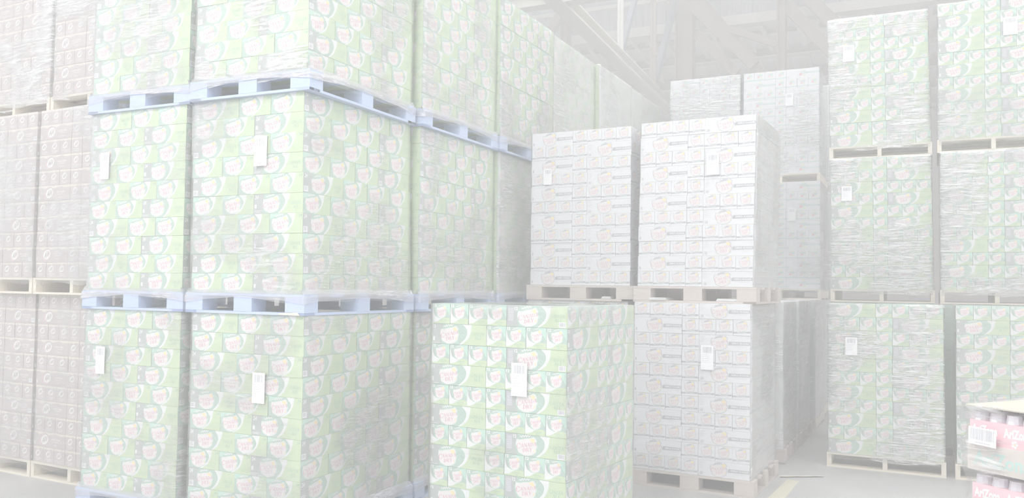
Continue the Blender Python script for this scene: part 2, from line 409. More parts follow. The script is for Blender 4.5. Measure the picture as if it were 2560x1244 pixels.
def short12(F):
    F.poly(R01, green, 0)
    F.poly(smooth([(1, 1), (1, .45), (.8, .7), (.55, .98)]) + [(.55, 1)], mint, 1)
    top = smooth([(0, .88), (.09, .55), (.22, .36), (.42, .27), (.7, .26), (1, .27)])
    F.poly([(0, 0)] + top + [(1, 0)], wht, 1)
    wv = smooth([(0, .05), (.25, .09), (.5, .24), (.72, .3), (.9, .29), (1, .24)])
    F.poly([(0, 0)] + wv + [(1, 0)], lime, 2)
    F.poly(smooth([(.05, .62), (.12, .45), (.2, .36), (.16, .6), (.14, .8)]), dark, 2)
    badge(F, .24, .79, .3, .95)
    F.text('12', .04, .22, .83, .98, wht, 3, .05)
    F.serif('GINGER', .42, .13, .82, .13, .075, gtext, 3); F.serif('ALE', .52, .03, .72, .03, .075, gtext, 3)
def long_zero(F, var):
    F.poly(R01, card, 0)
    a = .24 if not var else .27
    badge(F, a, a + .33, .06, 1.0, True)
    F.poly([(a + .34, .5), (a + .36, .6), (.995, .6), (.995, .4), (a + .34, .36)], band, 1)
    F.text('ZERO SUGAR', a + .39, .98, .44, .56, wht, 2, .035)
    for i in range(9): F.poly([(a + .46 + i * .028, .27), (a + .475 + i * .028, .27), (a + .475 + i * .028, .33), (a + .46 + i * .028, .33)], pale, 1)
    if not var:
        for i in range(6): F.poly([(.015, .5 + i * .075), (.09 + (i % 3) * .01, .5 + i * .075), (.09 + (i % 3) * .01, .515 + i * .075), (.015, .515 + i * .075)], outl, 1)
        F.poly([(.012, .02), (.115, .02), (.115, .3), (.012, .3)], outl, 1); barcode(F, .016, .111, .03, .29, 2, 7)
        F.text('12', .93, .975, .82, .93, pale, 1, .02)
    else:
        F.text('12', .03, .075, .84, .95, pale, 1, .02)
        F.poly([(.03, .12), (.06, .12), (.06, .3), (.03, .3)], outl, 1); F.poly([(.76, .88), (.96, .88), (.96, .89), (.76, .89)], pale, 1)
def short_zero(F):
    F.poly(R01, card, 0)
    F.poly([(.3, 1), (.6, .93), (1, .97), (1, 1)], cream, 1)
    F.text('12', .08, .22, .82, .95, pale, 1, .02)
    badge(F, .18, .82, .27, .95, True)
    F.poly([(0, .12), (.97, .16), (.97, .27), (0, .22)], band, 1)
    F.text('ZERO SUGAR', .22, .76, .16, .225, wht, 2, .03)
    F.poly([(.1, .05), (.8, .06), (.8, .07), (.1, .06)], pale, 1)
def oval(F, cx, cy_, a, b, tilt, m, layer):
    asp = F.h / F.w; pts = []
    for k in range(22):
        an = k / 22 * math.tau; x, y = a * math.cos(an), b * math.sin(an)
        X_, Y_ = x * math.cos(tilt) - y * math.sin(tilt), x * math.sin(tilt) + y * math.cos(tilt)
        pts.append((cx + X_ * asp, cy_ + Y_))
    F.poly(pts, m, layer)
def rb_logo(F, cx, cy_, s):
    oval(F, cx - .02 * s, cy_ - .02, .5 * s, .4 * s, .5, rose, 2); oval(F, cx, cy_, .47 * s, .37 * s, .5, brown2, 3)
    oval(F, cx, cy_, .43 * s, .33 * s, .5, oval_w, 4)
    asp = F.h / F.w
    F.text('A', cx - .3 * s * asp, cx - .02 * s * asp, cy_ - .25 * s, cy_ + .17 * s, brown2, 5, .03, .25)
    F.text('&', cx - .04 * s * asp, cx + .06 * s * asp, cy_ - .12 * s, cy_ + .02 * s, brown2, 5, .02)
    F.text('W', cx + .0 * s * asp, cx + .34 * s * asp, cy_ - .17 * s, cy_ + .25 * s, brown2, 5, .03, .2)
def rb_long(F, var):
    F.poly(R01, brown, 0)
    F.poly(smooth([(0, .86), (.1, .92), (.2, .8), (.35, .93), (.5, .82), (.7, .93), (.85, .84), (1, .9)]) + [(1, 1), (0, 1)], cream, 1)
    rb_logo(F, .36 if var else .42, .5, .95)
    F.text('ROOT BEER', .58, .85, .5, .62, oval_w, 2, .02); F.poly([(.62, .4), (.8, .4), (.8, .43), (.62, .43)], oval_w, 2); F.poly([(.66, .2), (.76, .2), (.76, .23), (.66, .23)], oval_w, 2)
    F.poly([(0, .05), (1, .05), (1, .08), (0, .08)], brown2, 1)
    if var: F.poly([(.02, .12), (.05, .12), (.05, .34), (.02, .34)], oval_w, 2)
    else: barcode(F, .87, .975, .1, .36, 2, 6)
def rb_short(F):
    F.poly(R01, brown, 0)
    F.poly(smooth([(0, .82), (.2, .9), (.45, .84), (.7, .92), (1, .82)]) + [(1, 1), (0, 1)], cream, 1)
    rb_logo(F, .45, .58, .62)
    F.text('ROOT BEER', .2, .72, .2, .28, oval_w, 2, .02); F.poly([(.3, .12), (.6, .12), (.6, .15), (.3, .15)], oval_w, 2)
    F.poly([(.95, 0), (1, 0), (1, 1), (.95, 1)], brown2, 1)
def up_logo(F, cx, cy_, s):
    asp = F.h / F.w; X = lambda x, y: (cx + x * s * asp, cy_ + y * s)
    F.poly([X(-.5, .18), X(-.05, .3), X(-.02, .2), X(-.3, -.3), X(-.42, -.34), X(-.18, .14), X(-.48, .08)], pale, 1)
    oval(F, cx - .13 * s * asp, cy_ - .1 * s, .17 * s, .15 * s, .4, upred, 2)
    F.text('up', cx - .05 * s * asp, cx + .42 * s * asp, cy_ - .12 * s, cy_ + .3 * s, teal, 3, .03, .3)
    F.poly([X(-.05, .5), X(.3, .52), X(.12, .25), X(.03, .24)], uplime, 1); oval(F, cx + .25 * s * asp, cy_ - .25 * s, .15 * s, .1 * s, .3, uplime, 1)
def up_long(F, var):
    F.poly(R01, card, 0); up_logo(F, .48, .5, .95)
    F.poly([(.58, .5), (.62, .62), (1, .62), (1, .46), (.57, .46)], teal, 1); F.text('ZERO SUGAR', .66, .96, .5, .59, wht, 2, .03)
    F.text('12', .93, .97, .82, .93, outl, 1, .02); F.poly([(.02, .1), (.08, .1), (.08, .3), (.02, .3)], pale, 1)
    for i in range(5): F.poly([(.2, .4 + i * .1), (.26, .4 + i * .1), (.26, .43 + i * .1), (.2, .43 + i * .1)], pale, 1)
def up_short(F):
    F.poly(R01, card, 0); up_logo(F, .5, .58, .72)
    F.poly([(0, .1), (1, .14), (1, .23), (0, .17)], teal, 1); F.text('12', .06, .17, .82, .94, outl, 1, .02)

def carton_mesh(name, L, D, H, body, longf, shortf):
    """case of cans, long side along X; printed on all four sides"""
    mb = MB(); g = .0012
    x, y = L / 2 - g, D / 2 - g; mb.box((-x, -y, .0006), (x, y, H - .0006), body)
    H2 = H - .0012
    for (o, U, Nn, w, fn) in (((-x, -y, .0006), (1, 0, 0), (0, -1, 0), 2 * x, lambda F: longf(F, 0)), ((x, y, .0006), (-1, 0, 0), (0, 1, 0), 2 * x, lambda F: longf(F, 1)),
                             ((x, -y, .0006), (0, 1, 0), (1, 0, 0), 2 * y, shortf), ((-x, y, .0006), (0, -1, 0), (-1, 0, 0), 2 * y, shortf)):
        fn(Face(mb, o, U, (0, 0, 1), Nn, w, H2))
    # closing flap seam on the short ends
    return mb.mesh(name)
H24, L24, S24 = .1257, .3966, .2655
H12, L12, S12 = .1221, .4000, .1343
KIND = {
 'ale24': dict(me=carton_mesh('ale_case', L24, S24, H24, lime, long24, short24), L=L24, S=S24, H=H24, rows=10, lay='24'),
 'ale12': dict(me=carton_mesh('ale_pack', L12, S12, H12, green, long12, short12), L=L12, S=S12, H=H12, rows=11, lay='12'),
 'zero': dict(me=carton_mesh('zero_pack', L12, S12, H12, card, long_zero, short_zero), L=L12, S=S12, H=H12, rows=11, lay='12'),
 'root': dict(me=carton_mesh('root_pack', L12, S12, H12, brown, rb_long, rb_short), L=L12, S=S12, H=H12, rows=11, lay='12'),
 'up': dict(me=carton_mesh('lemon_pack', L12, S12, H12, card, up_long, up_short), L=L12, S=S12, H=H12, rows=11, lay='12'),
}

# ------------------------------------------------------------------ pallets
PH = .13
def pallet(parent, W_, D_, style):
    """style: blue = nine-block pallet painted blue, block = bare nine-block, stringer = three-stringer"""
    m = {'blue': blue, 'block': oldwood, 'stringer': wood}[style]
    e = bpy.data.objects.new('pallet', None); C.objects.link(e); e.parent = parent; e.location = (0, 0, -PH)
    x0, x1, y0, y1 = -W_ + .0, .0, 0, D_
    key = (round(W_, 3), round(D_, 3), style)
    if key not in PAL:
        top = MB(); top.box((x0, 0, PH - .018), (x1, .13, PH - .001), m)
        mid = MB(); mid.box((x0, 0, PH - .018), (x1, .09, PH - .001), m)
        base = MB(); base.box((x0, 0, .0), (x1, .1, .016), m)
        side = MB(); side.box((-.1, 0, .0), (0, D_, .016), m)
        blk = MB(); blk.box((-.075, -.065, .017), (.075, .065, PH - .019), m)
        strg = MB(); strg.box((-.019, 0, .017), (.019, D_, PH - .019), m)
        PAL[key] = [q.mesh(n) for q, n in ((top, 'deck_board'), (mid, 'deck_board'), (base, 'base_board'), (side, 'base_board'), (blk, 'block'), (strg, 'stringer'))]
    top, mid, base, side, blk, strg = PAL[key]
    mesh_obj('deck_board', top, e, (0, 0, 0))
    for k in range(1, 5): mesh_obj('deck_board', mid, e, (0, (D_ - .09) * k / 4, 0))
    if style == 'stringer':
        mesh_obj('base_board', base, e, (0, 0, 0)); mesh_obj('base_board', base, e, (0, D_ - .1, 0)); mesh_obj('base_board', base, e, (0, D_ / 2 - .05, 0))
        for k in (0, 1, 2): mesh_obj('stringer', strg, e, (x0 + .019 + (W_ - .038) * k / 2, 0, 0))
    else:
        mesh_obj('base_board', base, e, (0, 0, 0)); mesh_obj('base_board', base, e, (0, D_ - .1, 0))
        for k in (0, 1): mesh_obj('base_board', side, e, (x0 + .1 + (W_ - .1) * k, 0, .0004))
        for i in (0, 1, 2):
            for j in (0, 1, 2):
                mesh_obj('block', blk, e, (x0 + .075 + (W_ - .15) * i / 2, .066 + (D_ - .132) * j / 2, 0))
    return e
PAL = {}

# ------------------------------------------------------------------ stretch film
FC = {}
def film_mesh(W_, D_, H_, cap, seed):
    key = (round(W_, 2), round(D_, 2), round(H_, 2), cap, seed)
    if key in FC: return FC[key]
    nx, ny, nz = 20, 22, 56; off = .009
    cs = []
    x0, x1, y0, y1 = -W_ - off, off, -off, D_ + off
    def side(a, b, n):
        for i in range(n): cs.append((a[0] + (b[0] - a[0]) * i / n, a[1] + (b[1] - a[1]) * i / n))
    side((x0, y0), (x1, y0), nx); side((x1, y0), (x1, y1), ny); side((x1, y1), (x0, y1), nx); side((x0, y1), (x0, y0), ny)
    n = len(cs); V = []; Fc = []
    cx, cy_ = (x0 + x1) / 2, (y0 + y1) / 2
    for j in range(nz + 1):
        z = -.05 + (H_ + .049) * j / nz
        for i, (x, y) in enumerate(cs):
            p = Vector((x * 2.2 + seed * 9, y * 2.2, z * 9))
            d = noise.noise(p) * .0045 + noise.noise(p * 3.1) * .0022
            corner = (i % n in (0, nx, nx + ny, 2 * nx + ny))
            if corner: d = -.004 + abs(d) * .3
            zz = z
            if j == 0: zz = -.045 + .02 * noise.noise(Vector((x * 4 + seed, y * 4, 0)))
            ox = (1 if x > x1 - 1e-6 else -1 if x < x0 + 1e-6 else 0); oy = (1 if y > y1 - 1e-6 else -1 if y < y0 + 1e-6 else 0)
            V.append((x + ox * max(d, -.005), y + oy * max(d, -.005), zz))
    for j in range(nz):
        for i in range(n):
            a = j * n + i; b = j * n + (i + 1) % n; Fc.append((a, b, b + n, a + n))
    base = nz * n; b0 = len(V)                       # film folded in over the top edge
    for (x, y) in cs:
        k = .1
        V.append((x + (cx - x) * k, y + (cy_ - y) * k, H_ + (.003 + .003 * noise.noise(Vector((x * 6, y * 6, seed))) if cap else -.0002)))
    for i in range(n): Fc.append((base + i, base + (i + 1) % n, b0 + (i + 1) % n, b0 + i))
    if cap: Fc.append(tuple(b0 + i for i in range(n)))
    me = bpy.data.meshes.new('stretch_film'); me.from_pydata(V, [], Fc)
    me.polygons.foreach_set('use_smooth', [True] * len(Fc)); me.materials.append(FILM['thin']); me.materials.append(FILM['thin'])
    me.polygons.foreach_set('material_index', [1 if q < nz * n and nx <= q % n < nx + ny else 0 for q in range(len(Fc))]); me.update()
    FC[key] = me; return me

def skirt_mesh(W_, D_, seed):
    """gathered film pulled down over the edge of the pallet deck"""
    key = ('skirt', round(W_, 2), seed)
    if key in FC: return FC[key]
    cs = []; x0, x1, y0, y1 = -W_ - .036, .036, -.02, D_ + .0
    def side(a, b, n, ox, oy):
        for i in range(n):
            k = i / n; cs.append((a[0] + (b[0] - a[0]) * k, a[1] + (b[1] - a[1]) * k, ox, oy, 4 * k * (1 - k)))
    side((x0, y0), (x1, y0), 40, 0, -1); side((x1, y0), (x1, y1), 44, 1, 0); side((x1, y1), (x0, y1), 30, 0, 1); side((x0, y1), (x0, y0), 30, -1, 0)
    n = len(cs); V = []; F = []; nz = 9
    for j in range(nz + 1):
        k = j / nz
        for i, (x, y, ox, oy, mid) in enumerate(cs):
            lo = -.062 + .034 * mid + .008 * noise.noise(Vector((x * 5 + seed * 3, y * 5, 0)))
            z = lo + (.03 - lo) * k
            inw = max(0, (k - .45)) / .55 * .03
            d = noise.noise(Vector((x * 2.5 + seed, y * 2.5, z * 130))) * .0035 - inw
            V.append((x + ox * d - (0 if ox else 0), y + oy * d, z))
    for j in range(nz):
        for i in range(n):
            a = j * n + i; b = j * n + (i + 1) % n; F.append((a, b, b + n, a + n))
    me = bpy.data.meshes.new('film_skirt'); me.from_pydata(V, [], F); me.polygons.foreach_set('use_smooth', [True] * len(F)); me.materials.append(FILM['skirt']); me.update()
    FC[key] = me; return me

def paper_label(parent, x, z, w=.09, h=.19, y=-.014, tilt=0):
    mb = MB(); mb.box((-w / 2, -.0008, -h / 2), (w / 2, 0, h / 2), paper)
    F = Face(mb, (-w / 2, -.0008, -h / 2), (1, 0, 0), (0, 0, 1), (0, -1, 0), w, h)
    rr = random.Random(3); xx = .14
    while xx < .86:
        ww = rr.choice((.018, .03, .045)); F.poly([(xx, .68), (xx + ww, .68), (xx + ww, .93), (xx, .93)], ink, 0); xx += ww + rr.choice((.015, .025, .035))
    for k in range(5): F.poly([(.08, .3 + k * .075), (.5 + .38 * rr.random(), .3 + k * .075), (.5 + .3 * rr.random(), .312 + k * .075), (.08, .312 + k * .075)], outl, 0)
    o = mesh_obj('shipping_label', mb.mesh('shipping_label'), parent, (x, y, z)); o.rotation_euler = (0, tilt, 0)
    o['label'] = 'white shipping label with a barcode'
    return o

# ------------------------------------------------------------------ one wrapped load
def layer_spots(k, lay, L, S, D_):
    """(x, y, angle, where) of the cases in one layer; the front right corner is 0,0"""
    out = []; Q = math.pi / 2
    if lay == '24':
        Wd = L + 2 * S
        if k == 0:      # long, short, short across the front
            out += [(-Wd + L / 2, S / 2, math.pi, 'f'), (-Wd + L + S / 2, L / 2, Q, 'f'), (-S / 2, L / 2, -Q, 'fr')]
            g = (D_ - L - 3 * S) / 2
            for j in range(3): out.append((-L / 2, L + S / 2 + (S + g) * j + g * 0 + .0, 0, 'r'))
        else:           # short, short, long
            out += [(-Wd + S / 2, L / 2, Q, 'f'), (-Wd + S * 1.5, L / 2, Q, 'f'), (-L / 2, S / 2, 0, 'fr')]
            g = (D_ - L - 3 * S) / 3
            for j in (1, 2): out.append((-L / 2, S / 2 + (S + g) * j, 0, 'r'))
            out.append((-S / 2, D_ - L / 2, -Q, 'r'))
    else:
        Wd = L + 4 * S
        if k == 0:      # four short ends, then a long side
            for j in range(4): out.append((-Wd + S / 2 + S * j, L / 2, Q, 'f'))
            out.append((-L / 2, S / 2, 0, 'fr'))
            for j in (1, 2, 3): out.append((-L / 2, S / 2 + S * j, 0, 'r'))
            out.append((-S / 2, 4 * S + L / 2, -Q, 'r'))
        else:
            out.append((-Wd + L / 2, S / 2, math.pi, 'f'))
            for j in range(4): out.append((-S / 2 - S * j, L / 2, -Q if j == 0 else Q, 'fr' if j == 0 else 'f'))
            for j in range(4): out.append((-L / 2, L + S / 2 + S * j, 0, 'r'))
    return out
def load(kind, x, y, z, rot, label, first, pal='blue', film='thin', side=None, show='fr', lean=0, group=None, seed=0, cap=False, labels=(), hidden=False, rows=None):
    """first: layout of the top layer; show: which faces get cases (f front, r right side)"""
    K = KIND[kind]; L, S, H = K['L'], K['S'], K['H']; rows = rows or K['rows']
    W_ = L + (2 if K['lay'] == '24' else 4) * S
    D_ = 1.20 if K['lay'] == '24' else W_
    root = thing('wrapped_pallet_load', label, 'pallet of drinks', (x, y, z + PH), rot, group)
    rr = random.Random(seed * 31 + int(abs(x) * 100))
    joined = MB() if hidden else None
    for r in range(rows):
        k = (first + (rows - 1 - r)) % 2
        sp = layer_spots(k, K['lay'], L, S, D_)
        dx, dy = rr.uniform(-.003, .003) + lean * r * H, rr.uniform(-.002, .003)      # a leaning load slips a little layer by layer
        for (px, py, an, wh) in sp:
            if not hidden:
                if not ('f' in wh and 'f' in show or 'r' in wh and 'r' in show): continue
                o = mesh_obj('carton', K['me'], root, (px + dx + rr.uniform(-.0006, .0006), py + dy + rr.uniform(-.0015, .0025), r * H), an + rr.uniform(-.003, .003))
            else:
                a, b = (L / 2, S / 2) if abs(math.sin(an)) < .5 else (S / 2, L / 2)
                joined.box((px - a + .001, py - b + .001, r * H + .0006), (px + a - .001, py + b - .001, r * H + H - .0006), {'ale24': lime, 'ale12': green, 'zero': card, 'root': brown, 'up': card}[kind])
        if cap and r == rows - 1:      # the whole top layer is there
            ex = [(-W_ + L / 2, (L + S / 2 if k == 0 else S * 1.5) + S * j, 0) for j in range(4 if k == 0 else 3)]
            ex += [(-S * 1.5 - S * j if k == 0 else -W_ + S / 2 + S * j, 4 * S + L / 2, math.pi / 2) for j in range(3 if k == 0 else 4)]
            for px, py, an in ex: mesh_obj('carton', K['me'], root, (px + dx, py + dy, r * H), an)
    if hidden:
        o = mesh_obj('cartons', joined.mesh('cartons'), root); o['kind'] = 'stuff'
    ov = .03 if pal != 'stringer' else .012
    e = pallet(root, W_ + ov * 2, D_ + ov, pal) ; e.location = (ov, -ov / 2, -PH)
    if film:
        f = mesh_obj('stretch_film', film_mesh(W_, D_, rows * H, cap, seed % 5), root)
        for q, fm in ((0, film), (1, side or film)): f.material_slots[q].link = 'OBJECT'; f.material_slots[q].material = FILM[fm]
        if lean: f.matrix_parent_inverse = Matrix(((1, 0, lean, 0), (0, 1, 0, 0), (0, 0, 1, 0), (0, 0, 0, 1)))
    if pal == 'blue' and not hidden:
        f = mesh_obj('film_skirt', skirt_mesh(W_, D_, seed % 4), root)
    for l in labels: paper_label(root, l[0] + lean * l[1], *l[1:])
    return root
T24 = [0, PH + H24 * 10, 2 * (PH + H24 * 10)]
T12 = [0, PH + H12 * 11, 2 * (PH + H12 * 11)]

# ------------------------------------------------------------------ the building
def structure(name, mb, parent=None):
    o = mesh_obj(name, mb.mesh(name), parent)
    if not parent: o['kind'] = 'structure'
    return o
fl = MB(); fl.quad([(-40, -12, 0), (30, -12, 0), (30, 40, 0), (-40, 40, 0)], floor_m); structure('floor', fl)
b = MB(); b.box((-30, 29, 0), (20, 29.3, 9.6), wall_m); structure('wall_back', b)
# clerestory face of vertical corrugated sheet above the lower roof
YF = 21.0
b = MB()
def corrugated(b, x0, x1, z0, z1, y, m, pitch=.31, dep=.05):
    x = x0
    while x < x1:
        p = [(x, y), (x + pitch * .35, y), (x + pitch * .45, y - dep), (x + pitch * .9, y - dep), (x + pitch, y)]
        for (ax, ay), (bx, by) in zip(p, p[1:]): b.quad([(ax, ay, z0), (bx, by, z0), (bx, by, z1), (ax, ay, z1)], m)
        x += pitch
corrugated(b, -22, 12, 8.3, 8.97, YF, fascia_m); corrugated(b, -22, 12, 8.97, 11.2, YF - .1, fascia_m, .62, .03)
structure('wall_clerestory', b)
def rail(name, a, c, w, h, m): b = MB(); b.bar(a, c, w, h, m); return structure(name, b)
rail('beam_clerestory', (-22, YF - .12, 8.19), (12, YF - .12, 8.19), .34, .24, steel_l)
rail('beam_girt', (-22, YF - .2, 8.97), (12, YF - .2, 8.97), .1, .1, steel_l)
# lower roof falling away behind the clerestory, ribbed sheet
b = MB(); SL = .12; zr = lambda y: 8.28 - SL * (y - YF)
x = -22
while x < 12:
    p = [(x, 0), (x + .32, 0), (x + .325, -.13), (x + .415, -.13), (x + .42, 0)]
    for (ax, az), (bx, bz) in zip(p, p[1:]): b.quad([(bx, YF, zr(YF) + bz), (ax, YF, zr(YF) + az), (ax, 29, zr(29) + az), (bx, 29, zr(29) + bz)], deck_m)
    x += .42
structure('ceiling_lower', b)
for i, (y, h) in enumerate(((21.8, .06), (22.95, .22), (24.6, .3), (26.4, .26), (28.0, .2))):
    rail('beam_purlin', (-22, y, zr(y) - h / 2 - .03), (12, y, zr(y) - h / 2 - .03), .14, h, steel)
    if h > .1: rail('beam_flange', (-22, y, zr(y) - h - .045), (12, y, zr(y) - h - .045), .3, .03, steel_l)
# upper roof over the near bay
b = MB(); x = -22
while x < 12:
    b.quad([(x + .3, 13, 11.0), (x, 13, 11.0), (x, YF, 11.0), (x + .3, YF, 11.0)], deck_m); b.quad([(x + .36, 13, 10.95), (x + .3, 13, 11.0), (x + .3, YF, 11.0), (x + .36, YF, 10.95)], deck_m); x += .36
structure('ceiling_upper', b)

def i_beam(a, c, w, h, m, up=(0, 0, 1)):
    b = MB(); a, c = Vector(a), Vector(c); u = Vector(up)
    b.bar(a, c, .03, h, m, up); b.bar(a + u * (h / 2), c + u * (h / 2), w, .025, m, up); b.bar(a - u * (h / 2), c - u * (h / 2), w, .025, m, up)
    return b
# longitudinal truss: bottom chord, hangers and diagonals
tr = thing('roof_truss', 'long pale roof truss running away above the left row of loads', 'roof truss', (0, 0, 0))
p = i_beam((-4.6, 5.5, 6.02), (-5.75, 22.6, 6.02), .27, .2, steel_l); mesh_obj('bottom_chord', p.mesh('bottom_chord'), tr)
def post(x, y, z0, z1, w, m, par, name='hanger'):
    b = MB()
    for s_ in (-1, 1): b.box((x + s_ * w * .25 - w * .2, y - w * .12, z0), (x + s_ * w * .25 + w * .2, y + w * .12, z1), m)
    b.box((x - w * .06, y - w * .04, z0), (x + w * .06, y + w * .04, z1), m)
    return mesh_obj(name, b.mesh(name), par)
post(-5.27, 15.5, 6.12, 10.9, .13, steel_l, tr); post(-5.47, 18.4, 6.12, 10.9, .16, steel, tr)
b = MB(); b.bar((-5.30, 15.7, 6.3), (-5.42, 17.9, 9.3), .1, .12, steel_d); mesh_obj('diagonal', b.mesh('diagonal'), tr)
b = MB(); b.bar((-5.47, 18.6, 6.35), (-5.45, 20.3, 8.85), .12, .16, steel_d); mesh_obj('diagonal', b.mesh('diagonal'), tr)
b = MB(); b.bar((-5.5, 18.3, 6.2), (-6.6, 20.4, 5.2), .14, .14, steel); mesh_obj('diagonal', b.mesh('diagonal'), tr)
b = i_beam((-12, 11.85, 6.06), (-5.04, 11.85, 6.06), .24, .22, steel_l); o = mesh_obj('cross_beam', b.mesh('cross_beam'), None); o['label'] = 'bright pale cross beam left of the long truss, top left of roof'; o['category'] = 'beam'; o['group'] = 'cross beams'
b = i_beam((-4.96, 11.85, 6.06), (3, 11.85, 6.06), .24, .22, steel_l); o = mesh_obj('cross_beam', b.mesh('cross_beam'), None); o['label'] = 'pale cross beam right of the long truss at the frame top'; o['category'] = 'beam'; o['group'] = 'cross beams'
# columns with their knee braces
YC = 20.4
def column(x, w, label, braces, gusset=True):
    t_ = thing('steel_column', label, 'column', (x, YC, 0))
    b = MB(); b.box((-w / 2, -.02, 0), (w / 2, .02, 10.9), steel); b.box((-w / 2, -.16, 0), (-w / 2 + .03, .16, 10.9), steel); b.box((w / 2 - .03, -.16, 0), (w / 2, .16, 10.9), steel)
    b.box((-w * .12, -.1, 0), (w * .5, -.06, 8.3), steel)
    mesh_obj('shaft', b.mesh('shaft'), t_)
    if gusset:
        b = MB(); b.quad([(-w * .9, -.17, 8.4), (w * 1.2, -.17, 8.4), (w * 1.6, -.17, 9.3), (-w * 1.0, -.17, 9.3)], steel); b.quad([(w * 1.2, -.15, 8.4), (-w * .9, -.15, 8.4), (-w, -.15, 9.3), (w * 1.6, -.15, 9.3)], steel)
        mesh_obj('gusset_plate', b.mesh('gusset_plate'), t_)
    for (a, c, ww, m) in braces:
        b = MB(); b.bar((a[0] - x, a[1] - YC, a[2]), (c[0] - x, c[1] - YC, c[2]), ww, ww * 1.3, m); mesh_obj('brace', b.mesh('brace'), t_)
column(-5.25, .43, 'wide pale steel column rising behind the left white loads',
       [((-5.0, 20.3, 8.5), (-3.55, 20.3, 6.9), .2, steel), ((-5.0, 20.5, 7.9), (-4.0, 20.5, 6.8), .18, steel), ((-4.9, 20.4, 8.75), (-3.2, 20.6, 6.5), .14, steel)])
column(-2.95, .19, 'slim pale steel column rising behind the right white load',
       [((-2.85, 20.4, 9.0), (-1.2, 20.4, 7.0), .22, steel), ((-2.85, 20.5, 8.3), (-1.7, 20.5, 6.9), .2, steel), ((-3.05, 20.3, 7.35), (-4.6, 20.3, 8.05), .11, steel)], False)
column(-8.45, .18, 'slim steel column seen past the top of the green row', [((-8.5, 20.3, 8.9), (-9.3, 20.3, 7.6), .16, steel)], False)

# floor markings and litter
b = MB(); b.quad([(-1.09, 6.3, .0012), (-.97, 6.3, .0012), (-.93, 7.42, .0012), (-1.03, 7.45, .0012)], yl)
o = mesh_obj('floor_line', b.mesh('floor_line')); o['kind'] = 'structure'
b = MB(); b.quad([(-6.2, 3.25, .0012), (-4.6, 3.0, .0012), (-4.6, 3.1, .0012), (-6.2, 3.35, .0012)], yl)
o = mesh_obj('floor_line', b.mesh('floor_line')); o['kind'] = 'structure'
b = MB()
for i in range(5): b.quad([(-1.1 + i * .066, 7.48 + i * .04 - .012, .012 - .003 * (i % 2)), (-1.1 + (i + 1) * .066, 7.48 + (i + 1) * .04 - .012, .012 - .003 * ((i + 1) % 2)), (-1.1 + (i + 1) * .066, 7.55 + (i + 1) * .036, .004), (-1.1 + i * .066, 7.55 + i * .036, .004)], wood)
o = mesh_obj('wood_splinter', b.mesh('wood_splinter')); o['label'] = 'pale splinter of wood lying on the aisle floor beside the yellow line'; o['category'] = 'litter'

# ------------------------------------------------------------------ the loads
PX, PY = -3.41, 4.075
QX = PX - .9276 - .095
# second column from the left, nearest corner stack
for t_, (dx, dy, rz, ln, lab, lb, fm) in enumerate((
    (.02, .0, .0, 0, 'green ginger ale load at the base of the near corner stack, blue pallet above', [(-.335, .80, .1, .19)], 'mid'),
    (0, .0, .0, -.02, 'green ginger ale load in the middle of the near corner stack, between blue pallets', [(-.33, .90, .105, .19)], 'mid'),
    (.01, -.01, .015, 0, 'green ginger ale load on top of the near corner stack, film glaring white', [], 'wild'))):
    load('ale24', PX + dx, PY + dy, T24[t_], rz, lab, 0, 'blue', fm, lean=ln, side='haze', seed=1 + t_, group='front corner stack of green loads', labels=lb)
for t_, (lab, lb, fm) in enumerate((
    ('green ginger ale load at the base of the leftmost green stack beside brown loads', [(-.75, .90, .09, .19)], 'mid'),
    ('middle green ginger ale load of the leftmost green stack, white label at its left', [(-.77, .88, .09, .19)], 'thin'),
    ('green ginger ale load on top of the leftmost green stack beside brown loads', [], 'mid'))):
    load('ale24', QX + (0, .0, .01)[t_], PY + .01, T24[t_], (0, 0, .01)[t_], lab, 0, 'blue', fm, seed=4 + t_, group='leftmost stack of green loads', labels=lb)
names = ['second', 'third', 'fourth', 'fifth', 'sixth', 'seventh', 'eighth']
for i, y in enumerate((5.335, 6.58, 7.83, 9.085, 10.34, 11.595, 12.85)):
    for t_ in range(3):
        hid = (t_ < 2 and i > 1) or (t_ == 0 and i == 1)
        tier = ('lowest', 'middle', 'top')[t_]
        load('ale24', PX + (.03, .05, .02, .06, .04, .05, .04)[i] + .008 * (t_ - 1), y, T24[t_], 0,
             f'{tier} green ginger ale load of the {names[i]} stack back along the left row', 0, 'blue', 'thin',
             side=(('mid', 'haze', 'haze') if i == 0 else ('heavy', 'milky', 'mid') if i == 1 else ('heavy', 'heavy', 'milky' if i == 2 else 'heavy'))[t_], show='r', seed=i * 3 + t_, hidden=hid, group=f'{names[i]} stack in the left row')
for nm, loc, sz, mm in (('chipped_edge', (PX + .02, PY - .021, T24[1] + .001), (-.17, -.004, 0, .0, .0, .02), wood),):
    b = MB(); b.quad([(sz[0], 0, .002), (sz[3], 0, .0), (sz[3] - .015, 0, .018), (sz[0] * .6, 0, .0145), (sz[0] * .95, 0, .012)], mm)
    chip = mesh_obj(nm, b.mesh(nm), None, loc)
    par = bpy.data.objects['wrapped_pallet_load.001']; chip.parent = par; chip.location = (.0, -.0185, -PH + .0005); chip['label'] = 'bare wood chip on the blue pallet corner'
